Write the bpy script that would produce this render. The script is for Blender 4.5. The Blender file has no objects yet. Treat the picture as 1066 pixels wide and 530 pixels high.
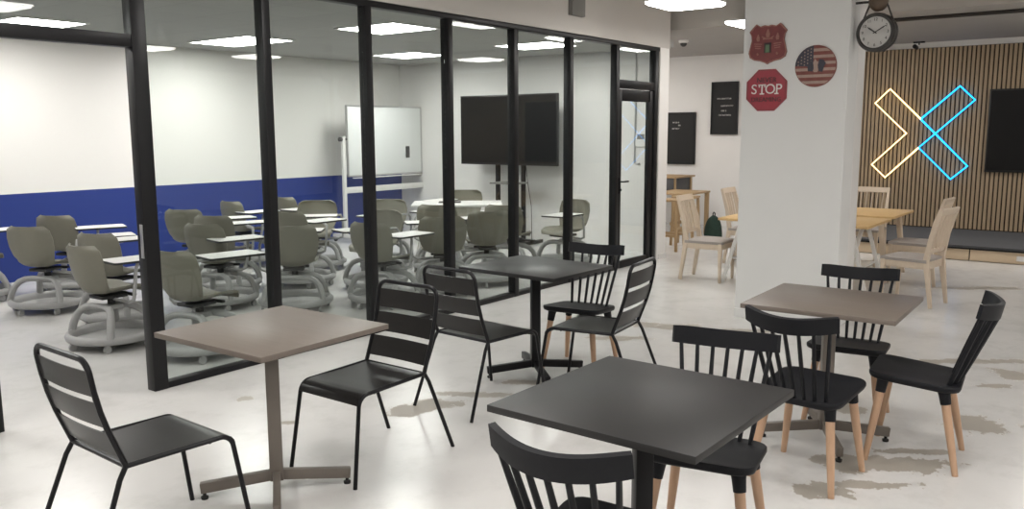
import bpy, bmesh, math, random
from mathutils import Vector, Matrix, Euler
random.seed(7)
SC = bpy.context.scene
COL = SC.collection
PI = math.pi
R = math.radians

# ------------------------------------------------------------------ materials
def _nt(name):
    m = bpy.data.materials.new(name); m.use_nodes = True
    nt = m.node_tree
    return m, nt, nt.nodes['Principled BSDF']

def mat(name, col, rough=.5, metal=0., var=.06, scale=14., bump=0., spec=.5, stretch=(1, 1, 1)):
    m, nt, b = _nt(name)
    tc = nt.nodes.new('ShaderNodeTexCoord'); mp = nt.nodes.new('ShaderNodeMapping')
    mp.inputs['Scale'].default_value = stretch
    nz = nt.nodes.new('ShaderNodeTexNoise'); nz.inputs['Scale'].default_value = scale
    nz.inputs['Detail'].default_value = 4
    nt.links.new(tc.outputs['Object'], mp.inputs['Vector']); nt.links.new(mp.outputs[0], nz.inputs['Vector'])
    mx = nt.nodes.new('ShaderNodeMix'); mx.data_type = 'RGBA'
    mx.inputs[6].default_value = tuple(max(0, c*(1-var)) for c in col)+(1,)
    mx.inputs[7].default_value = tuple(min(1, c*(1+var)) for c in col)+(1,)
    nt.links.new(nz.outputs['Fac'], mx.inputs[0]); nt.links.new(mx.outputs[2], b.inputs['Base Color'])
    b.inputs['Roughness'].default_value = rough; b.inputs['Metallic'].default_value = metal
    b.inputs['Specular IOR Level'].default_value = spec
    if bump:
        bp = nt.nodes.new('ShaderNodeBump'); bp.inputs['Strength'].default_value = bump
        bp.inputs['Distance'].default_value = .004
        nt.links.new(nz.outputs['Fac'], bp.inputs['Height']); nt.links.new(bp.outputs[0], b.inputs['Normal'])
    return m

def wood(name, c1, c2, rough=.5, scale=9., axis=2):
    st = [7., 7., 7.]; st[axis] = .7
    m = mat(name, c1, rough, 0, 0, scale, stretch=tuple(st))
    mx = [n for n in m.node_tree.nodes if n.bl_idname == 'ShaderNodeMix'][0]
    mx.inputs[6].default_value = c1+(1,); mx.inputs[7].default_value = c2+(1,)
    return m

def emit(name, col, s):
    m = bpy.data.materials.new(name); m.use_nodes = True; nt = m.node_tree
    nt.nodes.remove(nt.nodes['Principled BSDF'])
    e = nt.nodes.new('ShaderNodeEmission'); e.inputs[0].default_value = col+(1,); e.inputs[1].default_value = s
    nt.links.new(e.outputs[0], nt.nodes['Material Output'].inputs[0]); return m

def glass_mat(name):
    m = bpy.data.materials.new(name); m.use_nodes = True; nt = m.node_tree
    nt.nodes.remove(nt.nodes['Principled BSDF'])
    t = nt.nodes.new('ShaderNodeBsdfTransparent'); t.inputs[0].default_value = (.925, .95, .94, 1)
    g = nt.nodes.new('ShaderNodeBsdfGlossy'); g.inputs['Roughness'].default_value = .004
    lw = nt.nodes.new('ShaderNodeLayerWeight'); lw.inputs[0].default_value = .5
    p = nt.nodes.new('ShaderNodeMath'); p.operation = 'POWER'; p.inputs[1].default_value = 5
    a = nt.nodes.new('ShaderNodeMath'); a.operation = 'MULTIPLY_ADD'; a.inputs[1].default_value = .9; a.inputs[2].default_value = .03
    mx = nt.nodes.new('ShaderNodeMixShader')
    nt.links.new(lw.outputs['Facing'], p.inputs[0]); nt.links.new(p.outputs[0], a.inputs[0])
    nt.links.new(a.outputs[0], mx.inputs[0]); nt.links.new(t.outputs[0], mx.inputs[1]); nt.links.new(g.outputs[0], mx.inputs[2])
    nt.links.new(mx.outputs[0], nt.nodes['Material Output'].inputs[0]); return m

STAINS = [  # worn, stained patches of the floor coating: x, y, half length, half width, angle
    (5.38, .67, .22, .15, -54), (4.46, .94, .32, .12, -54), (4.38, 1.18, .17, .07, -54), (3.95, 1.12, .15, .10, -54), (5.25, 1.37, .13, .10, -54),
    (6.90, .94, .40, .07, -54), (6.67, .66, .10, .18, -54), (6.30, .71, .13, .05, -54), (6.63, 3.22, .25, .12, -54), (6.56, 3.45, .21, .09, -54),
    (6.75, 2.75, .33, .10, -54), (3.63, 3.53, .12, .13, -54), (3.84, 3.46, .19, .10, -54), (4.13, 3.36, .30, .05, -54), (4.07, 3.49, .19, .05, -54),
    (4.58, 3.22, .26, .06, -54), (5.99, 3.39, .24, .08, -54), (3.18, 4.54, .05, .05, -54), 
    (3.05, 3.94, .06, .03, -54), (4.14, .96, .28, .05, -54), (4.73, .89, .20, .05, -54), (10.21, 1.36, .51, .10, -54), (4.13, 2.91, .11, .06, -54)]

def floor_mat():
    m, nt, b = _nt('white epoxy floor')
    N = nt.nodes.new; L = nt.links.new
    tc = N('ShaderNodeTexCoord')
    def noise(scale, det, rough=.5, src=None):
        n = N('ShaderNodeTexNoise'); n.inputs['Scale'].default_value = scale; n.inputs['Detail'].default_value = det
        n.inputs['Roughness'].default_value = rough; L(src or tc.outputs['Object'], n.inputs['Vector']); return n
    def ramp(src, stops):
        r = N('ShaderNodeValToRGB'); e = r.color_ramp.elements
        for i, (p, c) in enumerate(stops):
            el = e[i] if i < 2 else e.new(p)
            el.position = p; el.color = (c, c, c, 1) if not isinstance(c, tuple) else c+(1,)
        L(src, r.inputs[0]); return r
    def math_(op, a, bb):
        n = N('ShaderNodeMath'); n.operation = op
        for i, v in enumerate((a, bb)):
            if isinstance(v, (int, float)): n.inputs[i].default_value = v
            else: L(v, n.inputs[i])
        return n.outputs[0]
    # base tone
    n1 = noise(.7, 6, .6); r1 = ramp(n1.outputs[0], [(.3, (.61, .60, .585)), (.7, (.70, .692, .675))])
    n2 = noise(3.2, 8, .7); r2 = ramp(n2.outputs[0], [(.28, (.8, .8, .79)), (.5, (1, 1, 1))])
    mul = N('ShaderNodeMix'); mul.data_type = 'RGBA'; mul.blend_type = 'MULTIPLY'; mul.inputs[0].default_value = .6
    L(r1.outputs[0], mul.inputs[6]); L(r2.outputs[0], mul.inputs[7])
    # stain mask : soft ellipses broken up by noise
    n3 = noise(5., 8, .65); n4 = noise(18, 5, .6)
    acc = None
    for (x, y, a, w, ang) in STAINS:
        mp = N('ShaderNodeMapping'); mp.vector_type = 'TEXTURE'
        mp.inputs['Location'].default_value = (x, y, 0); mp.inputs['Rotation'].default_value = (0, 0, R(ang))
        mp.inputs['Scale'].default_value = (a, w, 1); L(tc.outputs['Object'], mp.inputs[0])
        ln = N('ShaderNodeVectorMath'); ln.operation = 'LENGTH'; L(mp.outputs[0], ln.inputs[0])
        v = math_('SUBTRACT', 1.45, ln.outputs['Value'])
        acc = v if acc is None else math_('MAXIMUM', acc, v)
    nm = math_('ADD', math_('MULTIPLY', math_('SUBTRACT', n3.outputs[0], .5), 3.2), math_('MULTIPLY', math_('SUBTRACT', n4.outputs[0], .5), 1.2))
    sm = math_('ADD', acc, nm)
    rs = ramp(sm, [(.45, 0.), (.56, 1.)])
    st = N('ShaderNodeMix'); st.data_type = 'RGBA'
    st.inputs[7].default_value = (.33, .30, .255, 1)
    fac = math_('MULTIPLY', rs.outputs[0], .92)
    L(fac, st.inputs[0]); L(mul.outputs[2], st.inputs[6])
    L(st.outputs[2], b.inputs['Base Color'])
    rr = math_('ADD', math_('MULTIPLY', n2.outputs[0], .10), math_('MULTIPLY', rs.outputs[0], .25))
    L(math_('ADD', rr, .17), b.inputs['Roughness'])
    bp = N('ShaderNodeBump'); bp.inputs['Strength'].default_value = .12; bp.inputs['Distance'].default_value = .01
    n5 = noise(2.2, 3, .5); L(n5.outputs[0], bp.inputs['Height']); L(bp.outputs[0], b.inputs['Normal'])
    b.inputs['Specular IOR Level'].default_value = .36
    return m

def wall_band_mat():
    """white wall with a painted blue lower band (paint edge at 1.008 m)"""
    m, nt, b = _nt('white wall with blue dado paint')
    tc = nt.nodes.new('ShaderNodeTexCoord'); sx = nt.nodes.new('ShaderNodeSeparateXYZ')
    nt.links.new(tc.outputs['Object'], sx.inputs[0])
    g = nt.nodes.new('ShaderNodeMath'); g.operation = 'GREATER_THAN'; g.inputs[1].default_value = 1.008
    nt.links.new(sx.outputs['Z'], g.inputs[0])
    mx = nt.nodes.new('ShaderNodeMix'); mx.data_type = 'RGBA'
    mx.inputs[6].default_value = (.010, .031, .195, 1); mx.inputs[7].default_value = (.80, .785, .755, 1)
    nt.links.new(g.outputs[0], mx.inputs[0]); nt.links.new(mx.outputs[2], b.inputs['Base Color'])
    b.inputs['Roughness'].default_value = .55; return m

def tile_ceiling():
    m, nt, b = _nt('mineral tile ceiling')
    tc = nt.nodes.new('ShaderNodeTexCoord'); mp = nt.nodes.new('ShaderNodeMapping'); mp.inputs['Scale'].default_value = (1, 1, 1)
    br = nt.nodes.new('ShaderNodeTexBrick'); br.offset = 0; br.inputs['Scale'].default_value = 1
    br.inputs['Brick Width'].default_value = .62; br.inputs['Row Height'].default_value = .62; br.inputs['Mortar Size'].default_value = .006
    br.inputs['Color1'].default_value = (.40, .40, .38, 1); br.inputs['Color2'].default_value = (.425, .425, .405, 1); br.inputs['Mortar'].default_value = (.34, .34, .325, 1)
    nt.links.new(tc.outputs['Object'], mp.inputs[0]); nt.links.new(mp.outputs[0], br.inputs[0]); nt.links.new(br.outputs[0], b.inputs['Base Color'])
    b.inputs['Roughness'].default_value = .9; return m

M = {}
M['floor'] = floor_mat()
M['wall'] = mat('white wall paint', (.79, .775, .755), .6, var=.03, scale=3, bump=.05)
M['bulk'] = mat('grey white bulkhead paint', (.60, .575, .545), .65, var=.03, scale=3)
M['column'] = mat('white column paint', (.75, .755, .745), .55, var=.03, scale=2.5, bump=.04)
M['band'] = wall_band_mat()
M['ceil'] = tile_ceiling()
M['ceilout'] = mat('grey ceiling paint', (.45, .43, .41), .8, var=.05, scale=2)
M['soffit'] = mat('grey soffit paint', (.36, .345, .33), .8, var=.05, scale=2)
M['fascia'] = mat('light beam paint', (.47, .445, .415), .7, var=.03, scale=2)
M['blackframe'] = mat('black aluminium frame', (.012, .012, .013), .38, .0, .1, spec=.20)
M['glass'] = glass_mat('clear partition glass')
M['blackmetal'] = mat('black powder coated steel', (.010, .010, .0115), .32, .0, .15, 40, .03, spec=.20)
M['blackseat'] = mat('black satin sheet steel', (.014, .013, .0125), .3, .0, .15, 30, .02, spec=.30)
M['plastic'] = mat('matt black plastic', (.010, .0105, .013), .5, 0, .12, 60, .04, spec=.20)
M['leg'] = wood('beech leg wood', (.46, .285, .175), (.57, .375, .25), .45)
M['topbrown'] = wood('grey brown laminate', (.135, .110, .092), (.175, .147, .125), .40, 8, 1)
M['topblack'] = mat('dark grey laminate', (.013, .0125, .0125), .45, 0, .12, 50, .02)
M['topblack2'] = mat('charcoal laminate', (.016, .016, .0165), .38, 0, .12, 50, .02)
M['basebrown'] = mat('grey brown painted steel', (.155, .135, .115), .42, .0, .06)
M['baseblack'] = mat('black painted steel', (.011, .011, .012), .4, .0, .1, spec=.20)
M['rubber'] = mat('black rubber', (.01, .01, .01), .7)
M['shell'] = mat('olive grey plastic', (.17, .163, .128), .5, 0, .05, 20)
M['nodegrey'] = mat('light grey plastic', (.34, .34, .335), .45, 0, .05, 20)
M['nodedark'] = mat('dark grey mechanism', (.03, .03, .03), .5)
M['tablet'] = mat('white laminate tablet', (.80, .79, .77), .35, 0, .02)
M['edge'] = mat('black tablet edge', (.02, .02, .02), .5)
M['palewood'] = wood('pale birch', (.56, .455, .345), (.65, .545, .435), .5)
M['oak'] = wood('oak bar wood', (.33, .22, .11), (.43, .30, .165), .5)
M['tabletopwood'] = wood('honey pine top', (.55, .36, .155), (.65, .44, .21), .45, 8, 0)
M['cushion'] = mat('beige grey woven fabric', (.37, .335, .31), .9, 0, .12, 120, .2)
M['whitepaint'] = mat('white lacquer', (.78, .77, .75), .4, 0, .02)
M['darkgrey'] = mat('dark grey panel', (.055, .055, .058), .55)
M['carpet'] = mat('dark grey carpet tile', (.085, .087, .092), .95, 0, .2, 90, .3)
M['stagewood'] = wood('pale plywood', (.60, .47, .32), (.70, .56, .40), .5, 7, 1)
M['screen'] = mat('black glossy screen', (.005, .005, .0055), .3, 0, .05, spec=.2)
M['tvframe'] = mat('black screen bezel', (.008, .008, .008), .4)
M['board'] = mat('white enamel board', (.83, .85, .84), .2, 0, .01)
M['alu'] = mat('satin aluminium', (.55, .55, .55), .35, .8)
M['slat'] = wood('walnut slat', (.30, .22, .135), (.38, .285, .185), .55, 6, 2)
M['felt'] = mat('dark brown acoustic felt', (.045, .036, .028), .95)
M['signred'] = mat('weathered red enamel', (.17, .03, .03), .5, 0, .35, 25)
M['stopred'] = mat('red enamel', (.29, .015, .032), .4, 0, .12, 25)
M['signdark'] = mat('dark paint', (.035, .02, .02), .6)
M['signwhite'] = mat('off white paint', (.72, .69, .66), .5)
M['signrelief'] = mat('rubbed relief paint', (.30, .13, .10), .5, 0, .3, 60)
M['signgreen'] = mat('green paint', (.10, .17, .09), .5, 0, .2, 60)
M['flagred'] = mat('faded flag red', (.20, .060, .048), .55, 0, .25, 30)
M['flagwhite'] = mat('faded flag cream', (.36, .255, .215), .55, 0, .2, 30)
M['flagblue'] = mat('faded flag navy', (.035, .033, .05), .55, 0, .25, 30)
M['boardblack'] = mat('black letter board felt', (.006, .006, .006), .7)
M['clockblack'] = mat('aged black metal', (.022, .019, .017), .45)
M['clockface'] = mat('grey white clock dial', (.50, .49, .47), .5, 0, .05)
M['brownwood'] = mat('dark turned wood', (.10, .065, .042), .5, 0, .3, 20)
M['green'] = mat('dark green fabric', (.012, .032, .022), .85, 0, .3, 30, .2)
M['greybox'] = mat('grey painted metal', (.17, .165, .155), .5, .1)
M['lampbody'] = mat('white lamp housing', (.75, .74, .72), .4)
M['lampin'] = emit('classroom panel light', (1., .98, .945), 20.)
M['lampout'] = emit('lounge panel light', (1., .965, .925), 18.)
M['neonwarm'] = emit('warm white neon', (1., .72, .30), 3.4)
M['neonblue'] = emit('blue neon', (.012, .36, 1.), 3.6)
M['neonback'] = mat('clear acrylic neon holder', (.10, .08, .06), .3)

# ------------------------------------------------------------------ mesh helpers
class MB:
    def __init__(s): s.bm = bmesh.new()
    def add(s, verts, faces, mtx=None):
        vs = [s.bm.verts.new((mtx @ Vector(v)) if mtx else v) for v in verts]
        for f in faces:
            try: s.bm.faces.new([vs[i] for i in f])
            except ValueError: pass
        return s
    def box(s, c, size, rot=(0, 0, 0), bev=0., seg=2, mtx=None):
        b = bmesh.new(); bmesh.ops.create_cube(b, size=1)
        bmesh.ops.scale(b, vec=size, verts=b.verts)
        if bev: bmesh.ops.bevel(b, geom=b.edges[:], offset=bev, segments=seg, affect='EDGES', profile=.5)
        m = Matrix.Translation(c) @ Euler(rot).to_matrix().to_4x4()
        if mtx: m = mtx @ m
        b.verts.index_update()
        s.add([m @ v.co for v in b.verts], [[v.index for v in f.verts] for f in b.faces]); b.free(); return s
    def tube(s, pts, r, n=10, closed=False, flat=1., up=None, caps=True):
        pts = [Vector(p) for p in pts]; k = len(pts)
        rs = r if isinstance(r, (list, tuple)) else [r]*k
        V = []; F = []; nrm = None
        for i, p in enumerate(pts):
            if closed: t = (pts[(i+1) % k]-pts[i-1]).normalized()
            elif i == 0: t = (pts[1]-p).normalized()
            elif i == k-1: t = (p-pts[i-1]).normalized()
            else: t = ((pts[i+1]-p).normalized()+(p-pts[i-1]).normalized()).normalized()
            if nrm is None:
                a = Vector(up) if up else (Vector((0, 0, 1)) if abs(t.z) < .9 else Vector((1, 0, 0)))
                nrm = (a-t*a.dot(t)).normalized()
            else: nrm = (nrm-t*nrm.dot(t)).normalized()
            bi = t.cross(nrm)
            for j in range(n):
                a = 2*PI*j/n
                V.append(p+nrm*math.cos(a)*rs[i]*flat+bi*math.sin(a)*rs[i])
        for i in range(k if closed else k-1):
            for j in range(n):
                a, b = i*n, ((i+1) % k)*n
                F.append((a+j, a+(j+1) % n, b+(j+1) % n, b+j))
        if caps and not closed: F += [tuple(range(n))[::-1], tuple(range((k-1)*n, k*n))]
        return s.add(V, F)
    def bar(s, p0, p1, w, d, up=(0, 0, 1), w1=None, d1=None, bev=0.):
        """rectangular bar from p0 to p1; w across, d along 'up'"""
        p0, p1 = Vector(p0), Vector(p1); t = (p1-p0).normalized(); u = Vector(up); u = (u-t*u.dot(t)).normalized(); x = t.cross(u)
        w1 = w if w1 is None else w1; d1 = d if d1 is None else d1
        V = []
        for p, a, b in ((p0, w, d), (p1, w1, d1)):
            for sx, sy in ((-1, -1), (1, -1), (1, 1), (-1, 1)): V.append(p+x*sx*a/2+u*sy*b/2)
        b_ = bmesh.new(); vs = [b_.verts.new(v) for v in V]
        for f in ((3, 2, 1, 0), (4, 5, 6, 7), (0, 1, 5, 4), (1, 2, 6, 5), (2, 3, 7, 6), (3, 0, 4, 7)): b_.faces.new([vs[i] for i in f])
        if bev: bmesh.ops.bevel(b_, geom=b_.edges[:], offset=bev, segments=2, affect='EDGES', profile=.5)
        b_.verts.index_update()
        s.add([v.co.copy() for v in b_.verts], [[v.index for v in f.verts] for f in b_.faces]); b_.free(); return s
    def lathe(s, prof, c=(0, 0, 0), n=24, mtx=None):
        """prof: list of (r,z); r = 0 closes the end"""
        V = []; F = []; rings = []
        for r, z in prof:
            if r < 1e-6: rings.append([len(V)]); V.append(Vector((c[0], c[1], c[2]+z)))
            else:
                rings.append(list(range(len(V), len(V)+n)))
                V += [Vector((c[0]+r*math.cos(2*PI*j/n), c[1]+r*math.sin(2*PI*j/n), c[2]+z)) for j in range(n)]
        for a, b in zip(rings, rings[1:]):
            for j in range(n):
                k = (j+1) % n
                if len(a) == 1 and len(b) == 1: continue
                if len(a) == 1: F.append((a[0], b[k], b[j]))
                elif len(b) == 1: F.append((a[j], a[k], b[0]))
                else: F.append((a[j], a[k], b[k], b[j]))
        return s.add(V, F, mtx)
    def prism(s, poly, z0, z1, mtx=None):
        n = len(poly)
        V = [(x, y, z0) for x, y in poly]+[(x, y, z1) for x, y in poly]
        F = [tuple(range(n))[::-1], tuple(range(n, 2*n))]+[(i, (i+1) % n, n+(i+1) % n, n+i) for i in range(n)]
        return s.add(V, F, mtx)
    def sheet(s, fn, nu, nv, th):
        """thick sheet through fn(u,v) -> Vector, u,v in 0..1"""
        P = [[Vector(fn(i/nu, j/nv)) for j in range(nv+1)] for i in range(nu+1)]
        V = []; W = nv+1
        for sg in (1, -1):
            for i in range(nu+1):
                for j in range(W):
                    du = P[min(i+1, nu)][j]-P[max(i-1, 0)][j]; dv = P[i][min(j+1, nv)]-P[i][max(j-1, 0)]
                    nn = du.cross(dv); nn = nn.normalized() if nn.length > 1e-9 else Vector((0, 0, 1))
                    V.append(P[i][j]+nn*sg*th/2)
        o = (nu+1)*W; F = []
        for i in range(nu):
            for j in range(nv):
                a, b, c, d = i*W+j, (i+1)*W+j, (i+1)*W+j+1, i*W+j+1
                F += [(a, b, c, d), (o+d, o+c, o+b, o+a)]
        for j in range(nv): F += [(j, j+1, o+j+1, o+j), (nu*W+j+1, nu*W+j, o+nu*W+j, o+nu*W+j+1)]
        for i in range(nu): F += [((i+1)*W, i*W, o+i*W, o+(i+1)*W), (i*W+nv, (i+1)*W+nv, o+(i+1)*W+nv, o+i*W+nv)]
        return s.add(V, F)
    def build(s, name, m, parent=None, smooth=35):
        bmesh.ops.recalc_face_normals(s.bm, faces=s.bm.faces)
        me = bpy.data.meshes.new(name); s.bm.to_mesh(me); s.bm.free()
        me.materials.append(m)
        if smooth:
            me.polygons.foreach_set('use_smooth', [True]*len(me.polygons)); me.set_sharp_from_angle(angle=R(smooth))
        o = bpy.data.objects.new(name, me); COL.objects.link(o)
        if parent: o.parent = parent
        return o

def tag(o, label=None, cat=None, group=None, kind=None):
    if label: o['label'] = label
    if cat: o['category'] = cat
    if group: o['group'] = group
    if kind: o['kind'] = kind
    return o
def thing(name, label, cat, loc=(0, 0, 0), rz=0., group=None, mtx=None):
    o = bpy.data.objects.new(name, None); o.empty_display_size = .1; COL.objects.link(o)
    if mtx is not None: o.matrix_world = mtx
    else: o.location = loc; o.rotation_euler = (0, 0, rz)
    return tag(o, label, cat, group)
def copy_tree(o, parent=None):
    c = o.copy(); COL.objects.link(c)
    if parent: c.parent = parent
    for ch in [x for x in o.children]: copy_tree(ch, c)
    return c
def place(o, x, y, face, label, group, z=0.):
    """face: direction in degrees (from +X) the thing's local +Y looks to"""
    o.location = (x, y, z); o.rotation_euler = (0, 0, R(face-90)); tag(o, label, None, group); return o
def struct(mb, name, m, smooth=0): return tag(mb.build(name, m, None, smooth), kind='structure')
def bxs(name, lo, hi, m):
    lo, hi = Vector(lo), Vector(hi)
    return struct(MB().box((lo+hi)/2, hi-lo), name, m)
def arc(c, r, a0, a1, n, f): return [f(c[0]+r*math.cos(R(a0+(a1-a0)*i/n)), c[1]+r*math.sin(R(a0+(a1-a0)*i/n))) for i in range(n+1)]
def facing_minus_x(p): return Matrix(((0, 0, -1, p[0]), (-1, 0, 0, p[1]), (0, 1, 0, p[2]), (0, 0, 0, 1)))
def text_part(body, size, m, parent, loc, depth=.002, name='lettering', sx=1.):
    cu = bpy.data.curves.new(name, 'FONT'); cu.body = body; cu.size = size; cu.align_x = 'CENTER'; cu.align_y = 'CENTER'; cu.extrude = depth
    t = bpy.data.objects.new(name, cu); COL.objects.link(t)
    dg = bpy.context.evaluated_depsgraph_get(); me = bpy.data.meshes.new_from_object(t.evaluated_get(dg))
    bpy.data.objects.remove(t); me.name = name; me.materials.clear(); me.materials.append(m)
    o = bpy.data.objects.new(name, me); COL.objects.link(o); o.parent = parent; o.location = loc; o.scale = (sx, 1, 1)
    return o

# ------------------------------------------------------------------ the setting
GV = 5.17            # glass partition plane (outer face)
CZ = 2.80            # classroom ceiling
OZ = 3.5             # lounge ceiling
FX = 14.30           # far wall
bxs('floor', (-3.6, -6.1, -.1), (FX+.1, 10.5, 0), M['floor'])
bxs('ceiling', (-3.6, -6.1, OZ), (FX+.1, GV+.1, OZ+.1), M['ceilout'])
bxs('ceiling', (-3.6, GV+.1, CZ), (10.68, 10.5, CZ+.1), M['ceil'])
bxs('ceiling', (10.45, -6.1, 3.0), (FX, 10.5, 3.06), M['soffit'])
bxs('trim_1', (10.42, -6.1, 3.0), (10.45, 10.5, OZ), M['fascia'])
bxs('wall_far', (FX, -6.1, 0), (FX+.1, 10.5, OZ), M['wall'])
bxs('wall_rear', (-3.6, -6.1, 0), (-3.5, 10.5, OZ), M['wall'])
bxs('wall_right', (-3.6, -6.2, 0), (FX+.1, -6.1, OZ), M['wall'])
bxs('wall_classroom_back', (-3.5, 10.33, 0), (10.6, 10.45, CZ), M['band'])
bxs('wall_corridor_end', (10.6, 10.4, 0), (FX, 10.5, 3.0), M['wall'])
bxs('wall_left', (-3.5, GV-.03, 0), (.95, GV+.1, CZ), M['wall'])
bxs('wall_bulkhead', (-3.5, GV-.046, 2.745), (10.27, GV+.1, OZ), M['bulk'])
struct(MB().prism([(10.02, GV-.04), (10.27, GV-.04), (10.27, GV+.04), (10.68, 5.42), (10.68, 10.4), (10.6, 10.4), (10.6, 5.46), (10.2, GV+.1), (10.02, GV+.1)], 0, 3.0),
       'wall_classroom_right', M['wall'])
bxs('baseboard_end', (10.06, GV-.052, 0), (10.275, GV-.04, .07), M['whitepaint'])
# structural column with its narrow service pilaster
struct(MB().box((7.48, 2.5, OZ/2), (.28, .90, OZ), bev=.006), 'wall_column', M['column'])
struct(MB().box((7.73, 2.47, OZ/2), (.22, .84, OZ), bev=.006), 'wall_column_return', M['whitepaint'])
bxs('baseboard_column', (7.328, 2.05, 0), (7.34, 2.95, .08), M['column'])
# slatted cladding on the far wall
mb = MB()
y = -5.9
while y < 4.4:
    mb.box((FX-.027, y+.0225, 1.56), (.020, .040, 2.70)); y += .059
sl = struct(mb, 'wall_slats', M['slat'])
bxs('wall_felt', (FX-.017, -5.95, .19), (FX, 4.42, 2.915), M['felt'])
# glass partition : posts, rails, panes
PX = [1.0, 1.935, 2.96, 3.93, 4.93, 5.93, 6.93, 7.95, 8.96, 9.95]
tn = 2
def trim(lo, hi):
    global tn
    lo, hi = Vector(lo), Vector(hi)
    struct(MB().box((lo+hi)/2, hi-lo, bev=.004), 'trim_%d' % tn, M['blackframe'], 30); tn += 1
PW = .035
for x in PX:
    w = .05 if x in (2.96, 1.935) else PW
    if x == 9.95: w = .045
    trim((x-w, GV-.035, 0), (x+w, GV+.055, 2.70))
trim((1.0, GV-.035, 2.695), (10.02, GV+.055, 2.745))          # head rail
trim((3.01, GV-.03, 0), (8.925, GV+.05, .042))               # bottom rail
trim((1.03, GV-.03, 0), (1.885, GV+.05, .05))
trim((1.985, GV-.03, 2.225), (2.91, GV+.05, 2.305))          # transom over the open doorway
trim((8.995, GV-.03, 2.20), (9.905, GV+.05, 2.30))          # transom over the glass door
wn = 1
def pane(x0, x1, z0, z1):
    global wn
    struct(MB().box(((x0+x1)/2, GV+.01, (z0+z1)/2), (x1-x0, .008, z1-z0)), 'window_%d' % wn, M['glass']); wn += 1
pane(1.035, 1.885, .05, 2.695); pane(1.985, 2.91, 2.305, 2.695)
for a, b in zip(PX[2:-2], PX[3:-1]):
    pane(a+(.05 if a == 2.96 else PW), b-PW, .05, 2.695)
pane(8.995, 9.905, 2.30, 2.695)
# glass door leaf
d = thing('door_1', None, None, (9.45, GV+.005, 0)); tag(d, kind='structure')
x0, x1 = -.44, .44
mb = MB()
for c, s in (((x0+.04, 0, 1.1), (.08, .045, 2.18)), ((x1-.06, 0, 1.1), (.12, .045, 2.18)), ((0, 0, 2.12), (.72, .045, .14)), ((0, 0, .05), (.72, .045, .09))):
    mb.box(c, s, bev=.004)
mb.build('door_frame', M['blackframe'], d)
MB().box((-.02, 0, 1.07), (.72, .008, 1.96)).build('door_glass', M['glass'], d, 0)
mb = MB().box((x0+.035, -.03, 1.03), (.035, .012, .2), bev=.003)
mb.tube([(x0+.035, -.03, 1.08), (x0+.035, -.075, 1.08), (x0+.05, -.08, 1.08), (x0+.16, -.08, 1.08)], .010, 8)
mb.tube([(x0+.035, -.036, .98), (x0+.035, -.055, .98)], .013, 10)
mb.build('door_handle', M['blackmetal'], d)
# strike plate on the open doorway's jamb
tag(MB().box((2.908, GV-.0, 1.0), (.006, .03, .22), bev=.001).build('strike_plate', M['alu']), 'long narrow metal strike plate on black post of open doorway', 'strike plate')

# ------------------------------------------------------------------ ceiling lamps
def lamp_out(x, y, label, rods=True):
    t = thing('panel_lamp', label, 'lamp', (x, y, 2.94), 0, 'square panel lamps of the lounge')
    def rr(s, r):
        return [p for cx, cy, a in ((s-r, s-r, 0), (-s+r, s-r, 90), (-s+r, -s+r, 180), (s-r, -s+r, 270)) for p in arc((cx, cy), r, a, a+90, 4, lambda a, b: (a, b))]
    MB().prism(rr(.315, .05), .03, .05).build('housing', M['lampbody'], t, 0)
    mb = MB(); P = [rr(.31, .05), rr(.31, .05), rr(.29, .05)]; Z = [.03, .015, 0]
    n = len(P[0]); V = [(x_, y_, z) for p, z in zip(P, Z) for x_, y_ in p]
    F = [tuple(range(n)), tuple(range(2*n, 3*n))[::-1]]+[(k*n+i, k*n+(i+1) % n, (k+1)*n+(i+1) % n, (k+1)*n+i) for k in range(2) for i in range(n)]
    mb.add(V, F).build('diffuser', M['lampout'], t, 0)
    if rods:
        for sx in (-.2, .2): MB().tube([(sx, 0, .05), (sx, 0, OZ-2.94)], .006, 6).build('hanger', M['lampbody'], t)
    else: MB().box((0, 0, .055), (.3, .3, .012)).build('mount_plate', M['lampbody'], t)
for x, y in [(x, 3.88) for x in (-1.9, .1, 2.1, 4.1, 8.1, 10.1, 12.1)]+[(x, .95) for x in (-1.9, .1, 2.0, 3.85)]+[(x, -1.95) for x in (-.8, 1.2, 3.2, 5.2, 7.2, 9.2)]+[(x, -4.4) for x in (3.2, 7.2)]+[(12.1, -1.95), (12.1, .6), (12.1, 7.6), (11.35, 6.75), (13.4, 8.7)]:  # last five are added out of view to brighten the corridor and slatted wall
    l = 'square panel lamp with soft rounded glowing edges hanging from the lounge ceiling'
    if y == 3.88 and x == 8.1: l = 'large glowing square lamp above the end of the white wall over the glass'
    if y == 3.88 and x == 10.1: l = 'smaller glowing square lamp half hidden behind the white column'
    if x > 11: l = 'square glowing lamp under the grey soffit, most of these added unseen as fill'
    lamp_out(x, y, l, x < 11)
def lamp_in(x, y, sx, sy, label):
    t = thing('ceiling_light', label, 'ceiling light', (x, y, CZ), 0, 'flush ceiling lights of the classroom')
    MB().box((0, 0, -.006), (sx, sy, .012)).build('diffuser', M['lampin'], t, 0)
    mb = MB()
    for c, s in (((0, sy/2+.012, -.008), (sx+.048, .024, .016)), ((0, -sy/2-.012, -.008), (sx+.048, .024, .016)), ((sx/2+.012, 0, -.008), (.024, sy, .016)), ((-sx/2-.012, 0, -.008), (.024, sy, .016))): mb.box(c, s)
    mb.build('frame', M['lampbody'], t, 0)
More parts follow.
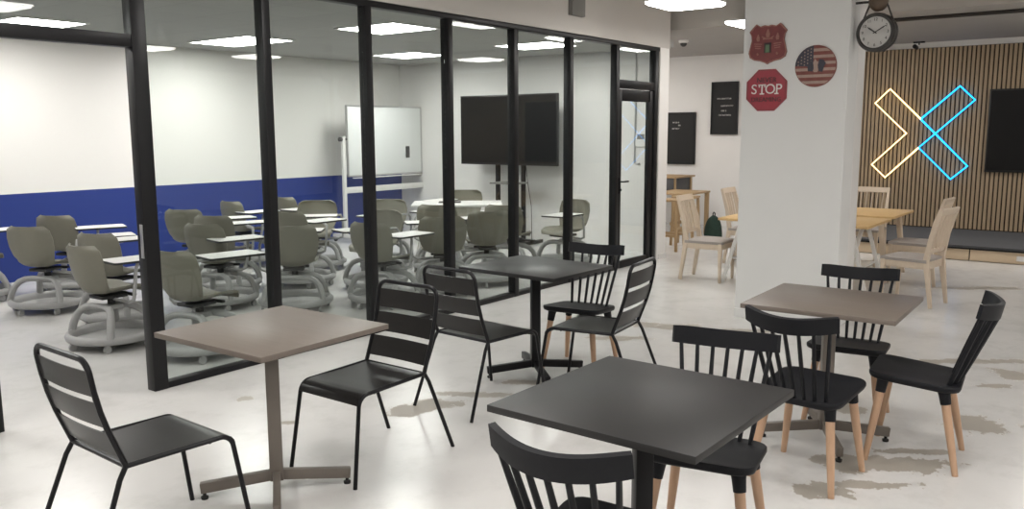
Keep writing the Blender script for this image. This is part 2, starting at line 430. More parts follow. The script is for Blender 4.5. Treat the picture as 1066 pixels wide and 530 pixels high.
for x, y, l in ((4.15, 9.15, 'bright ceiling light seen over the open doorway transom'), (6.5, 9.0, 'wide bright ceiling light in the second glass bay from left'),
                (6.68, 6.68, 'largest bright ceiling light, near the third black glass post'), (9.2, 8.75, 'bright ceiling light in front of the wall corner above whiteboard'),
                (9.2, 6.5, 'bright ceiling light above the wide black screen'), 
                (1.6, 9.15, 'classroom ceiling light left of the doorway'), (1.6, 6.68, 'classroom ceiling light near the glass left of the doorway')):
    lamp_in(x, y, .66, 1.15 if (x, y) == (6.5, 9.0) else .84, l)

# ------------------------------------------------------------------ cafe tables
def cafe_table(x, y, sx, sy, top, base, label, rot=0., brot=45., px=0, py=0):
    H = .78
    t = thing('cafe_table', label, 'table', (x, y, 0), R(rot))
    MB().box((0, 0, H-.0125), (sx, sy, .025), bev=.002).build('tabletop', top, t, 30)
    MB().box((px, py, .40), (.062, .062, .68), rot=(0, 0, R(brot)), bev=.004).build('pole', base, t, 30)
    MB().box((px, py, H-.033), (.34, .34, .014), bev=.002).build('top_plate', base, t, 30)
    for k in range(4):
        a = R(brot+90*k); c, s_ = math.cos(a), math.sin(a)
        arm = MB().bar((px+.02*c, py+.02*s_, .085), (px+.345*c, py+.345*s_, .055), .034, .05, bev=.003).build('base_arm', base, t, 30)
        MB().lathe([(0, 0), (.016, 0), (.018, .012), (.008, .016), (.008, .032), (0, .032)], (px+.328*c, py+.328*s_, 0), 12).build('glide', M['rubber'], arm)
    return t
cafe_table(2.455, 3.255, .75, .775, M['topbrown'], M['basebrown'], 'grey brown square table with matching pedestal at left before the glass', 1.2, 51, -.055, -.045)
cafe_table(2.555, 1.342, .795, .77, M['topblack'], M['baseblack'], 'nearest table, dark grey square top on black pole in foreground', -1., 46, -.012, -.004)
cafe_table(4.698, 3.32, .685, .81, M['topblack2'], M['baseblack'], 'charcoal table with black pedestal in the middle close to the glass wall', -2.3, 52, .022, .022)
cafe_table(4.678, 1.32, .74, .775, M['topbrown'], M['basebrown'], 'grey brown table at right in front of the white column', 1.7, 28, -.038, .005)

# ------------------------------------------------------------------ black steel slat-back chairs
def make_metal_chair():
    t = thing('slat_back_chair', 'x', 'chair')
    W = .215
    # seat sheet with a rolled front edge
    def seat(u, v):
        x = -W+2*W*v
        L = [(-.215, .450), (-.13, .4475), (-.04, .446), (.05, .446), (.12, .447), (.18, .4465), (.215, .441), (.238, .429), (.251, .412), (.256, .396)]
        k = u*(len(L)-1); i = min(int(k), len(L)-2); f = k-i
        y = L[i][0]*(1-f)+L[i+1][0]*f; z = L[i][1]*(1-f)+L[i+1][1]*f
        return (x, y, z-.002*math.cos((v-.5)*PI)*math.sin(min(1, u*1.3)*PI)**2)
    MB().sheet(seat, 27, 8, .004).build('seat', M['blackseat'], t, 50)
    # seat rails and front legs are one bent tube each side
    for s in (-1, 1):
        x = s*W
        P = [(x, -.22, .447), (x, .17, .441)]+[(x, .185+.062*math.sin(R(a)), .379+.062*math.cos(R(a))) for a in range(0, 81, 10)]+[(x*1.10, .305, .0)]
        MB().tube(P, .0105, 10).build('leg', M['blackmetal'], t)
        MB().tube([(x, -.212, .455), (x*1.02, -.245, .40), (x*1.14, -.40, 0)], .0105, 10).build('leg', M['blackmetal'], t)
    for yy, zz in ((-.216, .447), (.14, .436)): MB().tube([(-W, yy, zz), (W, yy, zz)], .0095, 8).build('seat_rail', M['blackmetal'], t)
    # back hoop
    def back(z): return -.216-.115*max(0, (z-.455))/.43-.02*math.sin(min(1, max(0, (z-.455)/.43))*PI)
    zt = .882; r = .055
    P = [(-W, back(z), z) for z in (.45, .52, .6, .68, .76, zt-r)]
    A = arc((-W+r, zt-r), r, 180, 90, 6, lambda a, b: (a, b)); B = arc((W-r, zt-r), r, 90, 0, 6, lambda a, b: (a, b))
    P += [(a, back(b), b) for a, b in A[1:]]+[(a, back(b), b) for a, b in B]
    P += [(W, back(z), z) for z in (.76, .68, .6, .52, .45)]
    MB().tube(P, .0115, 10).build('back_frame', M['blackmetal'], t)
    for z0, z1 in ((.484, .588), (.613, .715), (.740, .840)):
        def sl(u, v, z0=z0, z1=z1):
            z = z0+(z1-z0)*u; x = -W+2*W*v
            return (x, back(z)-.012*math.cos((v-.5)*PI), z)
        MB().sheet(sl, 3, 10, .004).build('back_slat', M['blackseat'], t, 50)
    return t
mc = make_metal_chair()
G = 'black steel chairs with three back slats'
CH = [(1.79, 3.22, -1.5, 'black steel slat-back chair at far left facing the grey brown table'),
      (2.935, 3.155, 180, 'black steel slat-back chair between the grey brown left table and middle table, facing left'),
      (4.10, 3.285, -4, 'black steel slat-back chair left of the charcoal middle table, its back towards viewer'),
      (4.655, 2.82, 97, 'black steel slat-back chair right of the charcoal middle table, back slats seen at an angle')]
for i, (x, y, f, l) in enumerate(CH): place(mc if i == 0 else copy_tree(mc), x, y, f, l, G)

# ------------------------------------------------------------------ black spindle chairs on beech legs
def make_spindle_chair():
    t = thing('spindle_back_chair', 'x', 'chair')
    # moulded seat
    def outline(s):
        pts = []
        for cx, cy, r, a in ((.155, .15, .06, 0), (-.155, .15, .06, 90), (-.125, -.125, .085, 180), (.125, -.125, .085, 270)):
            pts += arc((cx, cy), r, a, a+90, 5, lambda p, q: (p*s, q*s if q < .15 else q*s))
        out = []
        for x, y in pts:
            if y > .15*s: y += .012*math.cos(x/.215*PI/2)
            out.append((x, y))
        return out
    rings = [(.10, .443), (.45, .4435), (.75, .447), (.93, .453), (.985, .4535), (1., .449), (1., .436), (.975, .424), (.90, .416), (.1, .414)]
    V = []; F = []; n = len(outline(1))
    for s, z in rings: V += [(x, y, z+.003+.09*y) for x, y in outline(s)]
    for k in range(len(rings)-1):
        for i in range(n): F.append((k*n+i, k*n+(i+1) % n, (k+1)*n+(i+1) % n, (k+1)*n+i))
    F += [tuple(range(n)), tuple(range((len(rings)-1)*n, len(rings)*n))[::-1]]
    MB().add(V, F).build('seat', M['plastic'], t, 45)
    for sx in (-1, 1):
        for (yt, yb) in ((.145, .205), (-.135, -.215)):
            p0 = Vector((sx*.150, yt, .425+.08*yt)); p1 = Vector((sx*.205, yb, 0)); q = p0.lerp(p1, .17)
            lg = MB().tube([p0.lerp(p1, .12), p0.lerp(p1, .5), p1], [.0215, .020, .0145], 14).build('leg', M['leg'], t)
            MB().tube([p0, p0.lerp(p1, .06), q], [.031, .0275, .0245], 14).build('leg_socket', M['plastic'], lg)
    def crest(a, z):       # a -1..1
        return Vector((.218*a, -.335-.20*(z-.75)+.085*a*a, z))
    for i in range(-3, 4):
        f = i/3
        b = Vector((.135*f, -.185+.035*f*f, .420)); tp = crest(.86*f, .79+.02*f*f)
        MB().tube([b, b.lerp(tp, .35), b.lerp(tp, .7), tp], [.0115, .0135, .0125, .011], 8, flat=.75).build('spindle', M['plastic'], t)
    def cs(u, v):
        a = -1+2*v; z = .778+.076*u+.024*a*a-.006*abs(a)**6*u
        return crest(a, z)
    mb = MB().sheet(cs, 4, 20, .022)
    bmesh.ops.recalc_face_normals(mb.bm, faces=mb.bm.faces)
    mb.build('crest_rail', M['plastic'], t, 45)
    return t
sc_ = make_spindle_chair()
G = 'black spindle chairs on beech legs'
SP = [(5.065, 3.19, 188, 'black spindle chair behind the charcoal middle table, backed by the glass wall'),
      (2.12, 1.253, 4.7, 'black spindle chair at the bottom edge, curved back rail before the nearest table'),
      (3.03, 1.31, 191, 'black spindle chair at far side of the nearest dark table, crest above its edge'),
      (4.105, 1.248, -4, 'black spindle chair between two tables at right, curved back towards the viewer'),
      (5.085, 1.33, 187, 'black spindle chair behind the grey brown right table, below the white column'),
      (4.684, .875, 95, 'black spindle chair rightmost of all, turned sideways with its back at right')]
for i, (x, y, f, l) in enumerate(SP): place(sc_ if i == 0 else copy_tree(sc_), x, y, f, l, G)

# ------------------------------------------------------------------ classroom tablet chairs
def node_parts():
    """returns a root Empty with shared parts; tablet and arm are added per chair"""
    t = thing('tablet_chair', 'x', 'chair')
    prof = [(.235, .425), (.215, .447), (.12, .452), (0, .442), (-.10, .438), (-.165, .450), (-.205, .488), (-.228, .55), (-.245, .63), (-.262, .72), (-.275, .80), (-.278, .835)]
    W = [.175, .20, .22, .225, .215, .20, .20, .222, .243, .247, .228, .170]
    def sh(u, v):
        k = u*(len(prof)-1); i = min(int(k), len(prof)-2); f = k-i
        y = prof[i][0]*(1-f)+prof[i+1][0]*f; z = prof[i][1]*(1-f)+prof[i+1][1]*f; w = W[i]*(1-f)+W[i+1]*f
        a = -1+2*v
        lift = .055*abs(a)**2.3*math.sin(min(1, max(0, u)/.62)*PI)**1
        fw = .075*abs(a)**2.2*max(0, min(1, (u-.35)/.2))
        return (w*a, y+fw, z+lift)
    MB().sheet(sh, 33, 14, .012).build('seat_shell', M['shell'], t, 60)
    MB().box((0, -.02, .405), (.19, .22, .03), bev=.008).lathe([(0, .30), (.03, .30), (.03, .40), (0, .40)]).box((0, .13, .40), (.25, .035, .022), bev=.006).build('swivel', M['nodedark'], t)
    # round storage tray base
    MB().lathe([(0, .062), (.20, .062), (.288, .068), (.296, .100), (.306, .120), (.326, .131), (.346, .122), (.356, .100), (.350, .076), (.328, .062), (.27, .052), (0, .050)], n=36).build('tray_base', M['nodegrey'], t, 50)
    for k in range(6):
        a = R(60*k+20); c, s_ = math.cos(a)*.315, math.sin(a)*.315
        cs = MB().tube([(c-.012, s_, .03), (c+.012, s_, .03)], .030, 14)
        cs.box((c, s_, .055), (.02, .03, .03)); cs.build('caster', M['nodegrey'], t)
    for s in (-1, 1):
        H = [(.275, .19, .11), (.262, .178, .18), (.240, .158, .245), (.205, .135, .290), (.155, .112, .314), (.10, .095, .320)]
        P = [(-a, b*s, z) for a, b, z in H]+[(0, .09*s, .322)]+[(a, b*s, z) for a, b, z in H[::-1]]
        MB().tube(P, .031, 10, flat=.9).build('arch_leg', M['nodegrey'], t)
    MB().box((0, 0, .315), (.13, .20, .04), bev=.01).build('hub', M['nodegrey'], t)
    return t
npro = node_parts()
G = 'grey tablet chairs on round rolling bases'
def node(first, x, y, face, tab, label, trot=0.):
    t = npro if first else copy_tree(npro)
    if not first:
        for c in list(t.children):
            if c.name.startswith(('tablet', 'arm')):
                for g in list(c.children): bpy.data.objects.remove(g)
                bpy.data.objects.remove(c)
    place(t, x, y, face, label, G)
    if tab is None:
        a = R(face); tab = (x+.30*math.cos(a)+.12*math.sin(a), y+.30*math.sin(a)-.12*math.cos(a))
    rz = R(face-90); dx, dy = tab[0]-x, tab[1]-y
    lx, ly = dx*math.cos(-rz)-dy*math.sin(-rz), dx*math.sin(-rz)+dy*math.cos(-rz)
    d_ = math.hypot(lx, ly)
    if d_ > .55: lx, ly = lx*.55/d_, ly*.55/d_
    sx = 1 if lx >= 0 else -1
    P = [(sx*.08, -.02, .385), (sx*.26, -.01, .375), (sx*.315, .0, .40), (sx*.325, .01, .50), (sx*.32, .03, .63), (sx*.30, .06, .675)]
    if d_ > .2: P.append((lx*.6+sx*.12, ly*.6+.02, .682))
    P.append((lx, ly, .685))
    MB().tube(P, .014, 8).build('arm', M['nodegrey'], t)
    tb = thing('tablet', None, None); tb.parent = t
    bpy.data.objects.remove(tb)
    def rr(a, b, r):
        return [p for cx, cy, an in ((a-r, b-r, 0), (-a+r, b-r, 90), (-a+r, -b+r, 180), (a-r, -b+r, 270)) for p in arc((cx, cy), r, an, an+90, 4, lambda p, q: (p, q))]
    o = MB().prism(rr(.245, .155, .03), .0, .016).build('tablet', M['edge'], t, 0)
    o.location = (lx, ly, .69); o.rotation_euler = (0, 0, R(trot))
    MB().prism(rr(.240, .150, .03), .014, .0185).build('tablet_surface', M['tablet'], o, 0)
    return t
ND = [(3.50, 9.50, 10, (3.75, 9.5), 'olive grey tablet chair cut by the left picture edge', 0),
      (3.76, 8.42, 25, (4.28, 8.02), 'olive grey tablet chair standing free before the blue wall, second from left edge', -20),
      (4.42, 9.30, 25, (4.55, 8.90), 'olive grey tablet chair whose top peeks over the one before the blue wall', -20),
      (3.88, 7.33, 15, (4.15, 7.68), 'tablet chair directly behind the nearest one seen through the open doorway', -10),
      (3.42, 6.60, 3, (3.55, 6.40), 'nearest tablet chair seen through the open doorway, white tablet over its seat', -5),
      (3.66, 5.75, 8, (4.12, 5.98), 'tablet chair closest behind the glass above the grey brown tabletop', -8),
      (4.85, 7.22, 15, (4.80, 6.85), 'tablet chair behind the closest one in the first glass bay', -10),
      (5.38, 7.88, 20, (5.70, 7.98), 'tablet chair with round base seen just left of the second black post', -20),
      (5.60, 8.80, 25, (5.95, 8.55), 'tablet chair with dark shell against blue wall in the first glass bay', -20),
      (6.62, 9.25, 0, (6.60, 8.95), 'farthest tablet chair standing out against blue wall in first glass bay', 0),
      (5.18, 6.50, 45, (5.62, 6.95), 'tablet chair with its wide back to the glass, beside the second black post', -48),
      (7.45, 9.25, 0, (7.15, 8.78), 'tablet chair by the blue wall just right of the second black post', 0),
      (6.93, 8.24, 225, (6.67, 7.92), 'tablet chair facing the viewer left of the whiteboard stand', -45),
      (6.10, 7.50, 10, (6.35, 7.45), 'tablet chair hidden behind the wide-backed one at second post', 0),
      (6.42, 6.68, 195, (5.98, 6.45), 'tablet chair turned left behind the third black post', -15),
      (7.55, 7.66, 215, (7.15, 7.36), 'tablet chair under the whiteboard right of its left post', 0),
      (6.62, 5.88, 42, (6.90, 6.35), 'tablet chair with broad back across the fourth black post', -40),
      (7.68, 6.85, 30, (7.90, 7.2), 'tablet chair behind the broad-backed one at the fourth post', 0),
      (7.36, 5.88, 48, (7.45, 6.26), 'tablet chair with its back to the glass left of the fifth black post', -40),
      (8.11, 6.12, 15, (8.38, 6.45), 'tablet chair with narrow dark back right below the black screen', -15),
      (8.83, 5.80, 172, (8.42, 5.56), 'tablet chair right of the screen stand, turned left with its tablet out', 0),
      (9.45, 7.95, 215, (9.25, 8.24), 'tablet chair standing behind the white folding desk', 0),
      (5.85, 5.98, 10, (5.95, 5.74), 'tablet chair low behind the third glass bay', 0)]
allnodes = []
for i, (x, y, f, tb, l, tr) in enumerate(ND):
    if i: pass
    allnodes.append(node(i == 0, x, y, f, tb, l, -(f-90)+tr))

# white folding desk
t = thing('folding_desk', 'white folding desk with splayed legs among the tablet chairs', 'desk', (8.70, 7.45, 0), R(-51))
MB().box((0, 0, .725), (1.2, .70, .03), bev=.006).build('desktop', M['whitepaint'], t)
for sx in (-1, 1):
    for sy in (-1, 1): MB().tube([(sx*.44, sy*.20, .71), (sx*.54, sy*.31, 0)], .016, 8).build('leg', M['whitepaint'], t)
MB().box((-.1, .05, .745), (.3, .2, .012), bev=.003).build('cable_cover', M['nodedark'], t)

# rolling whiteboard
t = thing('rolling_whiteboard', 'white board on a white rolling stand before the blue wall end', 'whiteboard', (9.76, 9.85, 0), 0)
MB().box((0, 0, 1.55), (1.62, .02, 1.06), bev=.003).build('writing_board', M['board'], t)
mb = MB()
for c, s in (((0, 0, 2.085), (1.66, .03, .022)), ((0, 0, 1.015), (1.66, .03, .022)), ((-.82, 0, 1.55), (.022, .03, 1.09)), ((.82, 0, 1.55), (.022, .03, 1.09))): mb.box(c, s)
mb.build('board_frame', M['alu'], t)
for s in (-1, 1):
    lg = MB().box((s*.90, 0, .87), (.055, .045, 1.50), bev=.004).box((s*.90, 0, .10), (.055, .55, .05), bev=.004).build('stand_leg', M['whitepaint'], t)
    for q in (-.24, .24): MB().tube([(s*.90-.012, q, .035), (s*.90+.012, q, .035)], .035, 12).box((s*.90, q, .07), (.03, .03, .03)).build('caster', M['nodedark'], lg)
    MB().tube([(s*.83, 0, 1.58), (s*.90, 0, 1.58)], .015, 8).tube([(s*.935, 0, 1.58), (s*.975, 0, 1.58)], .035, 12).build('pivot_knob', M['nodedark'], t)
MB().box((0, 0, .80), (1.76, .05, .09), bev=.005).box((0, -.05, .985), (1.5, .06, .012)).build('cross_rail', M['whitepaint'], t)
tag(MB().box((10.24, 9.826, 1.36), (.075, .024, .19), bev=.008).build('board_eraser', M['nodedark']), 'black eraser stuck on the lower right of the whiteboard', 'eraser')

# big screen on its stand
t = thing('display_stand', 'wide black screen on a floor stand in front of the classroom side wall', 'screen', mtx=facing_minus_x((10.18, 7.72, 0)))
MB().box((0, 1.71, -.02), (1.80, 1.04, .05), bev=.004).build('screen_body', M['tvframe'], t)
MB().box((0, 1.715, .007), (1.77, .99, .004)).build('screen_panel', M['screen'], t, 0)
for x in (-.24, .24): MB().box((x, .72, -.08), (.06, 1.40, .05), bev=.004).build('stand_pole', M['blackmetal'], t)
MB().box((0, .06, -.05), (.9, .05, .10), bev=.004).box((-.4, .04, -.02), (.06, .05, .62), bev=.004).box((.4, .04, -.02), (.06, .05, .62), bev=.004).build('stand_foot', M['blackmetal'], t)
MB().box((.10, .93, .10), (.46, .025, .34), bev=.003).build('shelf', M['greybox'], t)
MB().tube([(.32, 1.2, -.03), (.37, .9, -.02), (.42, .6, -.03), (.44, .05, -.02)], .005, 6).build('cable', M['rubber'], t)
# conduit with thermostat on classroom side wall
t = thing('conduit', 'thin grey pipe running down classroom side wall behind the glass door', 'conduit', mtx=facing_minus_x((10.6, 5.79, 0)))
MB().tube([(0, 2.8, .012), (0, 1.28, .012), (.0, 1.245, .012), (.05, 1.235, .012)], .011, 8).build('pipe', M['alu'], t)
MB().box((.05, 1.235, .012), (.06, .03, .022), bev=.004).build('pipe_outlet', M['alu'], t)
t = thing('control_panel', 'small white wall panel with grey display beside the thin pipe', 'control panel', mtx=facing_minus_x((10.6, 5.69, 1.57)))
MB().box((0, 0, .015), (.17, .19, .028), bev=.005).build('panel_body', M['whitepaint'], t)
MB().box((0, .04, .031), (.11, .07, .004)).build('panel_display', M['greybox'], t, 0)

# ------------------------------------------------------------------ column signs
def sign(name, label, cat, y, z): return thing(name, label, cat, mtx=facing_minus_x((7.338, y, z)))
t = sign('stop_sign', 'red octagon sign with big white STOP lettering on the column', 'sign', 2.726, 2.04)
oc = [(.178*math.cos(R(22.5+45*k))/math.cos(R(22.5)), .178*math.sin(R(22.5+45*k))/math.cos(R(22.5))) for k in range(8)]
MB().prism(oc, 0, .012).build('plate', M['stopred'], t, 0)
mb = MB(); o2 = [(x*.955, y*.955) for x, y in oc]; o3 = [(x*.93, y*.93) for x, y in oc]
mb.add([(x, y, .0145) for x, y in o2]+[(x, y, .0145) for x, y in o3]+[(x, y, .011) for x, y in o2]+[(x, y, .011) for x, y in o3],
       [f for i in range(8) for j in [(i+1) % 8] for f in ((i, j, 8+j, 8+i), (i, j, 16+j, 16+i), (8+i, 8+j, 24+j, 24+i), (16+i, 16+j, 24+j, 24+i))])
mb.build('border', M['signred'], t, 0)
for ch, xx in (('S', -.108), ('T', -.037), ('O', .036), ('P', .110)):
    tp_ = text_part(ch, .118, M['signwhite'], t, (xx, .005, .014), .002, sx=1.0)
for xx, yy, w_ in ((-.037, -.031, .040), (.092, -.031, .036), (-.062, .035, .010), (-.012, .035, .010)):
    MB().box((xx, yy, .014), (w_, .011 if w_ > .02 else .022, .004)).build('serif', M['signwhite'], t, 0)
text_part('NEVER', .062, M['signdark'], t, (0, .085, .013), .0015, sx=.95)
text_part('DREAMING', .056, M['signdark'], t, (0, -.082, .013), .0015, sx=.95)
t = sign('shield_sign', 'weathered red shield plaque at the top of the column', 'sign', 2.728, 2.435)
half = [(0, .150), (.03, .157), (.07, .147), (.105, .168), (.125, .150), (.165, .105), (.148, .075), (.143, .03), (.155, -.02), (.168, -.075), (.155, -.115), (.115, -.138), (.06, -.148), (.02, -.163), (0, -.175)]
shp = half+[(-x, y) for x, y in half[-2:0:-1]]
MB().prism(shp, 0, .012).build('plate', M['signred'], t, 0)
mb = MB(); n = len(shp)
ins = [(x*.94, y*.93) for x, y in shp]
mb.add([(x, y, .016) for x, y in shp]+[(x, y, .016) for x, y in ins]+[(x, y, .011) for x, y in shp]+[(x, y, .011) for x, y in ins],
       [f for i in range(n) for j in [(i+1) % n] for f in ((i, j, n+j, n+i), (i, j, 2*n+j, 2*n+i), (n+i, n+j, 3*n+j, 3*n+i))])
mb.build('rim', M['signrelief'], t, 0)
for cx, cy, q in ((0, .085, 1.1), (-.085, .05, .9), (.085, .055, .9)):
    MB().prism([(cx-.012*q, cy-.03*q), (cx+.012*q, cy-.03*q), (cx+.018*q, cy-.005*q), (cx+.004*q, cy+.035*q), (cx-.004*q, cy+.035*q), (cx-.018*q, cy-.005*q)], .011, .017).build('raised_figure', M['signrelief'], t, 0)
MB().box((0, .042, .014), (.09, .012, .006)).box((-.03, .050, .014), (.05, .008, .006), (0, 0, R(-25))).box((.03, .050, .014), (.05, .008, .006), (0, 0, R(25))).build('raised_band', M['signrelief'], t, 0)
for sx in (-1, 1):
    for k in range(3): MB().box((sx*.085, .0-.018*k, .013), (.07-.01*k, .008, .006), (0, 0, R(5*sx))).build('raised_line', M['signrelief'], t, 0)
    MB().lathe([(0, .012), (.012, .012), (.010, .018), (0, .018)], (sx*.085, -.085, 0), 10).build('raised_stud', M['signrelief'], t, 0)
MB().box((.0, -.035, .012), (.062, .085, .010), bev=.002).build('niche', M['signdark'], t, 0)
MB().box((.0, -.042, .017), (.034, .066, .006), bev=.001).build('niche_door', M['signgreen'], t, 0)
t = sign('flag_sign', 'round faded stars and stripes sign on the column', 'sign', 2.312, 2.226)
RR = .172
MB().lathe([(0, 0), (RR, 0), (RR, .010), (RR-.004, .012), (0, .012)], n=48).build('plate', M['flagred'], t, 30)
mb = MB()
for k in range(6):
    y0 = RR*(1-2*(2*k+1.1)/13); y1 = RR*(1-2*(2*k+2.0)/13)
    x0 = -.03 if y0 > .0 else -1
    top = [y0+(y1-y0)*i/4 for i in range(5)]
    rgt = [(math.sqrt(max(0, (RR*.97)**2-y*y)), y) for y in top]
    lft = [(max(x0, -math.sqrt(max(0, (RR*.97)**2-y*y))), y) for y in top[::-1]]
    mb.prism(rgt+lft, .011, .0135)
mb.build('stripes', M['flagwhite'], t, 0)
pts = [(RR*.985*math.cos(R(a)), RR*.985*math.sin(R(a))) for a in range(100, 183, 6)]+[(-.02, -.004), (-.02, .165)]
MB().prism(pts, .011, .0145).build('canton', M['flagblue'], t, 0)
mb = MB()
for i in range(5):
    for j in range(6):
        x, y = -.04-.026*i, .012+.026*j+(.013 if i % 2 else 0)
        if math.hypot(x, y) < RR*.9:
            mb.prism([((.008 if k % 2 == 0 else .0035)*math.cos(R(90+36*k))+x, (.008 if k % 2 == 0 else .0035)*math.sin(R(90+36*k))+y) for k in range(10)], .014, .016)
mb.build('stars', M['flagwhite'], t, 0)
mb = MB()     # dark emblem with a pale centre
mb.prism([(-.06, -.04), (-.065, .0), (-.045, .05), (-.02, .02), (-.012, -.02), (-.022, -.045)], .014, .018)
mb.prism([(.03, -.045), (.022, .0), (.03, .055), (.065, .05), (.085, .02), (.07, -.01), (.06, -.05)], .014, .018)
mb.build('emblem', M['flagblue'], t, 0)
MB().prism([(-.012, -.05), (.02, -.05), (.022, .0), (.008, .045), (-.006, .06), (-.014, .03)], .014, .019).build('emblem_centre', M['flagwhite'], t, 0)

# station clock on a bracket
t = thing('station_clock', 'round black station clock hanging beside the column', 'clock', mtx=facing_minus_x((7.45, 1.868, 2.478)) @ Matrix.Rotation(R(-6), 4, 'Y') @ Matrix.Scale(.83, 4))
MB().lathe([(.150, .055), (.158, .066), (.175, .066), (.186, .05), (.188, .03), (.176, .02), (.176, -.02), (.186, -.03), (.184, -.055), (.15, -.06), (.15, .0), (.150, .055)], n=48).build('case', M['clockblack'], t, 40)
MB().lathe([(0, .040), (.157, .040), (.157, .052), (0, .052)], n=48).build('dial', M['clockface'], t, 40)
for k in range(12):
    a = R(90-30*(k+1))
    text_part(str(k+1), .040, M['clockblack'], t, (.122*math.cos(a), .122*math.sin(a), .0535), .001, 'numeral')
def hand(ang, ln, w):
    a = R(90-ang); c, s = math.cos(a), math.sin(a)
    return MB().prism([(-.02*c-w*.6*s, -.02*s+w*.6*c), (-.02*c+w*.6*s, -.02*s-w*.6*c), (ln*.7*c+w*s, ln*.7*s-w*c), (ln*c, ln*s), (ln*.7*c-w*s, ln*.7*s+w*c)], .056, .059)
hand(60, .125, .006).build('minute_hand', M['clockblack'], t, 0)
hand(305, .095, .008).build('hour_hand', M['clockblack'], t, 0)
for s in (-1, 1): MB().bar((s*.155, .09, .0), (s*.06, .33, .0), .012, .02).build('strap', M['clockblack'], t, 0)
MB().lathe([(0, -.07), (.05, -.065), (.085, -.03), (.09, 0), (.085, .03), (.05, .065), (0, .07)], (0, 0, 0), 20, mtx=Matrix.Translation((0, .29, 0)) @ Matrix.Rotation(0, 4, 'X')).build('mount_ball', M['brownwood'], t, 40)
MB().tube([(0, .30, 0), (-.24, .30, 0)], .012, 8).build('bracket_arm', M['clockblack'], t)

# track pipe under soffit, spotlights, sensor, trunking box
tag(MB().tube([(11.0, 2.6, 2.979), (11.0, -4.0, 2.979)], .022, 10).build('ceiling_pipe', M['clockblack']), 'dark pipe running under grey soffit right of the clock', 'pipe')
for y_, l in ((3.39, 'small black spotlight under the ceiling, partly behind the clock'), (2.925, 'small black spotlight under the ceiling right of the clock')):
    t = thing('spotlight', l, 'spotlight', (14.1, y_, 3.0), 0, 'small black spotlights over the slatted wall')
    MB().box((0, 0, -.012), (.05, .16, .024), bev=.003).build('spot_base', M['blackmetal'], t)
    MB().tube([(0, 0, -.02), (0, 0, -.05)], .010, 8).tube([(-.05, .05, -.07), (.07, .05, -.085)], .032, 12).build('spot_head', M['blackmetal'], t)
t = thing('ceiling_sensor', 'small dark dome sensor under grey soffit left of the column', 'sensor', (11.7, 5.62, 3.0))
MB().lathe([(0, 0), (.07, 0), (.075, -.02), (.05, -.04), (0, -.042)], n=20).build('sensor_base', M['lampbody'], t)
MB().lathe([(0, -.04), (.05, -.04), (.045, -.07), (.02, -.09), (0, -.092)], n=20).build('sensor_dome', M['nodedark'], t)
t = thing('trunking_box', 'grey vertical trunking box on the white wall above the glass', 'trunking', (7.98, GV-.04, 2.93))
MB().box((0, -.03, .28), (.26, .06, .57), bev=.004).build('box_cover', M['greybox'], t)
MB().box((.145, -.02, .28), (.03, .04, .57), bev=.003).build('side_channel', M['lampbody'], t)

# ------------------------------------------------------------------ far wall : neon cross, screen, letter boards
XW = FX-.0382
t = thing('neon_sign', 'large neon X in warm white and blue on the slatted wall', 'neon sign', mtx=facing_minus_x((XW, 2.84, 1.635)))
cy0 = 2.84; cz0 = 1.635
def nl(P): return [(-(a-cy0), b-cz0, .035) for a, b in P]
warm = [(2.855, 1.845), (3.324, 2.318), (3.535, 2.105), (3.052, 1.635), (3.535, 1.148), (3.325, .948), (2.865, 1.418)]
blue1 = [(2.861, 1.850), (2.352, 2.330), (2.140, 2.122), (2.865, 1.418), (2.394, .948), (2.178, 1.150), (2.861, 1.850)]
MB().tube(nl(warm), .0125, 8).build('warm_tube', M['neonwarm'], t)
MB().tube(nl(blue1), .0125, 8).build('blue_tube', M['neonblue'], t)
mb = MB()
for P in (warm, blue1):
    for a, b in zip(P, P[1:]):
        (ax, ay), (bx, by) = a, b
        p0 = (-(ax-cy0), ay-cz0, .012); p1 = (-(bx-cy0), by-cz0, .012)
        mb.bar(p0, p1, .022, .022, up=(0, 0, 1))
mb.build('tube_channel', M['neonback'], t, 0)
t = thing('wall_screen', 'large black screen on slatted wall at right picture edge', 'screen', mtx=facing_minus_x((XW, 1.00, 1.67)))
MB().box((0, 0, .035), (1.90, 1.20, .06), bev=.004).build('screen_body', M['tvframe'], t)
MB().box((0, .005, .067), (1.86, 1.14, .004)).build('screen_panel', M['screen'], t, 0)
def letter_board(y0, y1, z0, z1, label, marks):
    t = thing('letter_board', label, 'letter board', mtx=facing_minus_x((FX-.001, (y0+y1)/2, (z0+z1)/2)), group='black letter boards on the far white wall')
    w, h = y1-y0, z1-z0
    MB().box((0, 0, .02), (w-.03, h-.03, .035)).build('felt_panel', M['boardblack'], t, 0)
    mb = MB()
    for c, s in (((0, h/2-.01, .025), (w, .02, .05)), ((0, -h/2+.01, .025), (w, .02, .05)), ((w/2-.01, 0, .025), (.02, h-.04, .05)), ((-w/2+.01, 0, .025), (.02, h-.04, .05))): mb.box(c, s)
    mb.build('board_frame', M['blackframe'], t, 0)
    for (x, y_, L_) in marks:
        mb = MB(); rnd = random.Random(int(abs(x*1000+y_*777))); xx = x-L_/2
        while xx < x+L_/2:       # rows of small raised letters, too small to read in the photo
            ww = rnd.choice((.010, .014, .017)); k = rnd.random()
            mb.box((xx+.002, y_, .0395), (.004, .024, .004))
            mb.box((xx+ww/2, y_+(.010 if k < .5 else -.010), .0395), (ww, .004, .004))
            if k > .35: mb.box((xx+ww, y_, .0395), (.004, .022, .004))
            xx += ww+.009+(.012 if k > .85 else 0)
        mb.build('lettering', M['signwhite'], t, 0)
